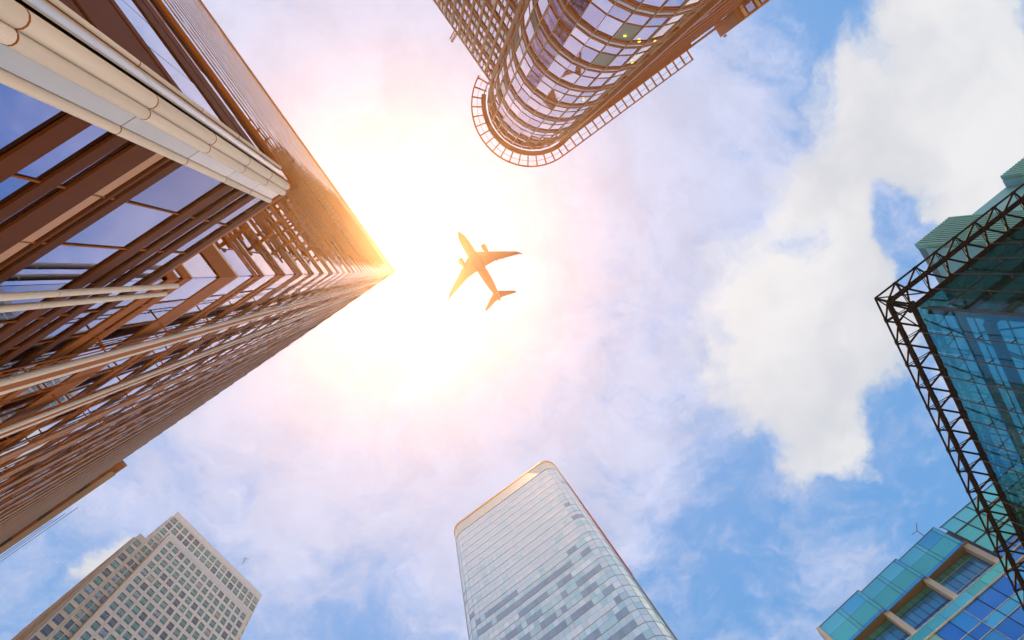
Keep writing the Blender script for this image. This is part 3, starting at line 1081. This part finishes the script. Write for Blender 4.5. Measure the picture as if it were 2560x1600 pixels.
# inner office block seen through the glass
ib = cpt(9.6, 0)
specs = []
for (D, nn, nc, key) in ((D1, N1, 14, 0), (D2, N2, 20, 1)):
    ang = math.atan2(-nn.y, -nn.x) - math.pi / 2
    far = ib + D * (2.4 * nc)
    part('inner_wall', MB().bar(ib + nn * 0.6 + D * 0.6 + Vector((0, 0, 18)), far + nn * 0.6 + Vector((0, 0, 18)), 36, 0.6).mesh and
         MB().loft([[ib + nn * .3, far + nn * .3, far + nn * .9, ib + nn * .9], [p + Vector((0, 0, 36)) for p in (ib + nn * .3, far + nn * .3, far + nn * .9, ib + nn * .9)]]), MT['in_teal'], te)
    for i in range(nc):
        for j in range(9):
            p = ib + D * (2.4 * (i + .5)) + Vector((0, 0, 36 - 4.0 * j - 2.0))
            specs.append((frame_m(p.x, p.y, p.z + 0.6, ang, jit(0.01)), 2.3, 2.5, 0 if (j < 5 and i < 11) else 1))
    line = MB().loft([[ib - nn * .12, far - nn * .12, far - nn * .02, ib - nn * .02], [p + Vector((0, 0, 0.16)) for p in (ib - nn * .12, far - nn * .12, far - nn * .02, ib - nn * .02)]]).mesh('floor_line', MT['white_line'])
    for j in range(9):
        for dz in (0.2, 1.4):
            link('floor_line', line, te, Matrix.Translation((0, 0, 36 - 4.0 * j - 2.0 - 1.4 + dz)))
    bar_ = MB().tube(ib - nn * 0.06, ib - nn * 0.06 + Vector((0, 0, 36)), 0.06, 4).mesh('inner_bar', MT['white_line'])
    for i in range(0, nc, 2):
        link('inner_bar', bar_, te, Matrix.Translation(D * (2.4 * i)))
panes('inner_pane', te, specs, [MT['in_blue'], MT['in_teal']], limit=120)

# ================================================================== teal ribbed tower behind the truss
tc_ = thing('clad_tower', 'sea-green tower with a stepped top and vertical ribs, behind the black truss', 'building', (81.15, -4.09, 0), R_(-37))
part('lower_block', MB().box(0, 9.0, 0.0, 14, 0, 88.0), MT['clad_d'], tc_)
part('ribbed_block', MB().box(0.05, 7.9, 0.02, 13.9, 88.01, 89.8), MT['clad_d'], tc_)
part('tall_block', MB().box(9.01, 19.05, 1.4, 14, 0, 90.0), MT['clad_l'], tc_)
part('side_panel', MB().box(-0.25, -0.003, -0.1, 14, 0, 88.0), MT['clad_l'], tc_)
rib = MB().box(0, 0.34, -0.85, -0.003, 40, 90.0).mesh('rib', MT['clad'])
for i in range(14):
    link('rib', rib, tc_, Matrix.Translation((0.02 + 0.56 * i, 0, 0)))
part('upper_block', MB().box(19.4, 40, 0.0, 14, 84.5, 90.0), MT['clad_d'], tc_)
rib2 = MB().box(0, 0.40, -0.7, -0.003, 86.5, 90.2).mesh('rib', MT['clad'])
for i in range(30):
    link('rib', rib2, tc_, Matrix.Translation((19.42 + 0.66 * i, 0, 0)))
part('side_panel', MB().box(19.1, 19.397, 0.02, 8, 84.6, 89.9), MT['clad_l'], tc_)

# ================================================================== blue glass tower, bottom right
bt = thing('blue_tower', 'bright blue glass tower with teal roof parapets and recessed balconies under them', 'skyscraper', (59.35, 53.29, 0), R_(-36.5))
part('core', MB().box(0.1, 42, 1.6, 30, 0, 79.0), MT['navy'], bt)
part('core', MB().box(0.1, 42, 0.5, 1.59, 0, 68.9), MT['navy'], bt)
part('core', MB().box(24.0, 42, 0.5, 1.59, 68.9, 79.0), MT['navy'], bt)
part('soffit', MB().box(-0.4, 24.2, 0.10, 1.58, 75.25, 75.75), MT['soffit'], bt)
part('balcony_floor', MB().box(0, 24.0, 0.35, 1.58, 68.95, 69.4), MT['soffit'], bt)
part('end_column', MB().box(-0.55, -0.05, -0.1, 2.0, 0, 80.2), MT['stone_f'], bt)
part('side_wall', MB().box(-0.2, 0.09, 2.0, 30, 0, 80), MT['blue_glass'], bt)
TG = [MT['teal_glass'], MT['teal_glass2'], MT['blue_glass'], MT['blue_glass2'], MT['blue_glass3'], MT['green_glass'], MT['recess_blue']]
bays = ((0.0, 8.2), (8.35, 15.8), (15.95, 23.5))
specs = []
for (x0, x1) in bays:
    sl = math.atan2(-0.55, x1 - x0)
    w = x1 - x0
    cuts = [0, 0.44, 0.52, 0.93, 1.0]
    for a, b in zip(cuts[:-1], cuts[1:]):
        xm = x0 + w * (a + b) / 2
        ym = 0.12 - 0.55 * (a + b) / 2
        specs.append((frame_m(xm, ym, 79.0, math.pi + sl), w * (b - a) - 0.05, 2.2, 0 if random.random() < .6 else 4))
        specs.append((frame_m(xm, ym, 76.6, math.pi + sl), w * (b - a) - 0.05, 2.5, 1))
        specs.append((frame_m(xm, ym + 0.02, 75.15, math.pi + sl), w * (b - a) - 0.05, 0.45, 3))
    part('roof_trim', MB().bar((x0, 0.12, 80.15), (x1, -0.43, 80.15), 0.12, 0.14), MT['navy'], bt)
    for a in cuts:
        part('parapet_joint', MB().bar((x0 + w * a, 0.08 - 0.55 * a, 75.0), (x0 + w * a, 0.08 - 0.55 * a, 80.1), 0.06, 0.06), MT['navy'], bt)
for x in (8.25, 15.87, 23.7):
    part('column', MB().box(x - 0.42, x + 0.42, 0.30, 1.5, 69.4, 75.24), MT['stone_f'], bt)
# recessed glass behind the balconies: a row of small teal lights over blue panes
for (x0, x1) in ((0, 7.8), (8.7, 15.4), (16.3, 23.2)):
    n = 6
    for i in range(n):
        xm = x0 + (x1 - x0) * (i + .5) / n
        ww = (x1 - x0) / n - 0.05
        for (za, zb, mi) in ((74.2, 75.2, 1), (71.6, 74.15, 6), (69.4, 71.55, random.choice((6, 6, 3)))):
            specs.append((frame_m(xm, 1.54, (za + zb) / 2, math.pi, jit(0.006)), ww, zb - za, mi))
        part('recess_bar', MB().box(xm - ww / 2 - 0.05, xm - ww / 2, 1.44, 1.50, 69.4, 75.2), MT['navy'], bt)
    part('recess_bar', MB().box(x0, x1, 1.40, 1.435, 74.15, 74.23).box(x0, x1, 1.40, 1.435, 71.55, 71.62), MT['white_line' if x0 > 10 else 'navy'], bt)
# flush glass bay to the right of the balconies
for i in range(6):
    xm = 24.6 + 2.5 * i + 1.25
    for (za, zb, mi) in ((77.6, 80.0, 0), (74.6, 77.55, 1), (71.6, 74.55, 1), (68.6, 71.55, 2)):
        specs.append((frame_m(xm, 0.3, (za + zb) / 2, math.pi, jit(0.005)), 2.44, zb - za - 0.05, mi))
# parapet strips and blue panes below, floor by floor
for f in range(16):
    z = 69.4 - 4.4 * f
    for i in range(17):
        xm = 0.1 + 2.45 * i + 1.22
        if z + 0.0 < 69.5 and not (f == 0 and xm > 24.4):
            specs.append((frame_m(xm, 0.10 if f == 0 else 0.3, z - 0.35, math.pi, jit(0.005)), 2.4, 1.5, random.choice((0, 1)) if f == 0 else random.choice((3, 4, 2))))
        mi = random.choice((2, 2, 2, 3, 3, 4)) if f else random.choice((2, 2, 3))
        if f == 0 and i == 3:
            mi = 5
        specs.append((frame_m(xm, 0.32, z - 2.75, math.pi, jit(0.006)), 2.4, 3.2, mi))
panes('glass_pane', bt, specs, TG, limit=290)
for f in range(16):
    z = 69.4 - 4.4 * f
    for (dz, mm) in ((0.42, 'white_line'), (-1.12, 'white_line')):
        part('floor_trim', MB().box(0.0, 41.5, 0.0 if f == 0 else 0.2, 0.28, z + dz, z + dz + 0.09), MT[mm], bt)
for i in range(18):
    part('vertical_trim', MB().box(0.08 + 2.45 * i - 0.03, 0.08 + 2.45 * i + 0.03, 0.16, 0.27, 0, 69.3), MT['white_line' if i % 3 == 0 else 'navy'], bt)
for x in (24.5, 27.0, 29.6, 32.0):
    part('vertical_trim', MB().box(x - 0.05, x + 0.05, 0.14, 0.28, 69.4, 80.05), MT['navy'], bt)
for z in (80.0, 77.55, 74.55, 71.55):
    part('floor_trim', MB().box(24.2, 41.5, 0.15, 0.26, z, z + 0.1), MT['navy'], bt)
a2 = thing('rooftop_aerial', 'small aerial with a crooked arm above the roof edge of the blue glass tower', 'antenna', (77.0, 40.6, 80.1))
part('aerial_mast', MB().tube((0, 0, 0), (-0.4, -0.5, 1.6), 0.06, 6), MT['soffit'], a2)
part('aerial_arm', MB().tube((-0.4, -0.5, 1.6), (-1.0, 0.2, 1.9), 0.05, 5).tube((-0.4, -0.5, 1.6), (-0.5, -1.7, 1.7), 0.06, 5), MT['soffit'], a2)

# ================================================================== airliner overhead
ap = thing('airliner', 'twin-engined airliner, sun glow painted on as orange, seen from below against the bright sky', 'aeroplane', (16.19 * 0.46, -16.48 * 0.46, 1.6 + 256.4 * 0.46), math.atan2(-0.847, -0.532))
ap.scale = (0.46,) * 3
# local frame: nose at the origin, tail towards -x, y to the left wing
fu = []
for (s, r, z) in ((0.0, 0.05, -0.3), (0.5, 0.50, -0.25), (1.3, 0.95, -0.15), (2.6, 1.42, -0.05), (4.5, 1.82, 0), (7, 2.02, 0), (12, 2.08, 0), (20, 2.05, 0), (24, 1.9, 0.1), (27.5, 1.55, 0.35),
                  (30.5, 1.10, 0.65), (33, 0.60, 0.95), (34.4, 0.22, 1.1)):
    fu.append([(-s, r * math.cos(2 * math.pi * i / 20), z + r * math.sin(2 * math.pi * i / 20)) for i in range(20)])
part('fuselage', MB().loft(fu), MT['plane'], ap, True)


def wing(sections):
    """sections: (lead x, trail x, y, z, thickness)"""
    rg = []
    for (a, b, y, z, t) in sections:
        c = a - b
        rg.append([(a, y, z), (a - c * .12, y, z + t * .45), (a - c * .4, y, z + t * .5), (a - c * .75, y, z + t * .25), (b, y, z),
                   (a - c * .75, y, z - t * .15), (a - c * .4, y, z - t * .45), (a - c * .12, y, z - t * .4)])
    return MB().loft(rg)


for s in (1, -1):
    part('wing', wing([(-10.2, -18.6, s * 0.8, -1.0, 1.1), (-11.9, -18.4, s * 3.2, -0.9, 0.95), (-14.2, -18.7, s * 7.2, -0.65, 0.6), (-20.1, -21.6, s * 16.9, 0.1, 0.28), (-20.9, -21.9, s * 17.7, 0.5, 0.2), (-22.4, -22.9, s * 19.0, 2.2, 0.08)]), MT['plane'], ap)
    part('tailplane', wing([(-29.7, -33.8, s * 0.4, 1.0, 0.5), (-30.4, -33.6, s * 1.4, 1.05, 0.4), (-34.1, -35.2, s * 7.4, 1.4, 0.18), (-34.6, -35.3, s * 7.8, 1.42, 0.1)]), MT['plane'], ap)
    en = []
    for (q, r) in ((9.9, 0.92), (10.1, 1.04), (10.9, 1.15), (12.0, 1.10), (13.2, 0.82), (13.9, 0.6), (14.4, 0.35)):
        en.append([(-q, s * 5.75 + r * math.cos(2 * math.pi * i / 16), -2.0 + r * math.sin(2 * math.pi * i / 16)) for i in range(16)])
    part('engine', MB().loft(en), MT['plane_d'], ap, True)
    part('pylon', MB().loft([[(-11.2, s * 5.75 - .15, -1.0), (-11.2, s * 5.75 + .15, -1.0), (-15, s * 5.75 + .15, -1.0), (-15, s * 5.75 - .15, -1.0)], [(-12.2, s * 5.75 - .12, -0.5), (-12.2, s * 5.75 + .12, -0.5), (-15.5, s * 5.75 + .12, -0.5), (-15.5, s * 5.75 - .12, -0.5)]]), MT['plane'], ap)
    for (y, a, b) in ((7.6, -17.6, -20.0), (10.3, -18.9, -20.2), (4.3, -16.8, -19.0)):
        part('flap_fairing', MB().loft([[(a, s * y + .05 * i, -0.7 + .05 * j) for i, j in ((-1, -1), (1, -1), (1, 1), (-1, 1))], [((a + b) / 2, s * y + .22 * i, -0.8 + .2 * j) for i, j in ((-1, -1), (1, -1), (1, 1), (-1, 1))], [(b, s * y + .04 * i, -0.6 + .04 * j) for i, j in ((-1, -1), (1, -1), (1, 1), (-1, 1))]]), MT['plane'], ap)
part('tail_fin', MB().loft([[(-27.5, -.14, 1.2), (-27.5, .14, 1.2), (-34.2, .06, 1.2), (-34.2, -.06, 1.2)], [(-33.2, -.08, 7.6), (-33.2, .08, 7.6), (-35.6, .03, 7.6), (-35.6, -.03, 7.6)]]), MT['plane'], ap)
part('belly_fairing', MB().loft([[(-q, r * 1.15 * math.cos(2 * math.pi * i / 16), -1.0 + r * 0.75 * math.sin(2 * math.pi * i / 16)) for i in range(16)] for (q, r) in ((9.6, .3), (11.2, 1.7), (14, 2.05), (17, 2.0), (19.2, 1.4), (20.4, .3))]), MT['plane_d'], ap, True)

# ================================================================== air
hz = MB().box(-460, 460, -460, 460, -1.5, 206)
HZ = bpy.data.materials.new('city_haze')
HZ.use_nodes = True
HZ.node_tree.nodes.clear()
_h = G(HZ.node_tree)
_pv = _h.n('ShaderNodeVolumePrincipled')
_pv.inputs['Color'].default_value = (1.0, 0.82, 0.64, 1)
_pv.inputs['Density'].default_value = 0.00033
_pv.inputs['Anisotropy'].default_value = 0.85
_o = _h.n('ShaderNodeOutputMaterial')
HZ.node_tree.links.new(_pv.outputs[0], _o.inputs['Volume'])
hzo = link('haze', hz.mesh('haze', HZ))
hzo['kind'] = 'stuff'
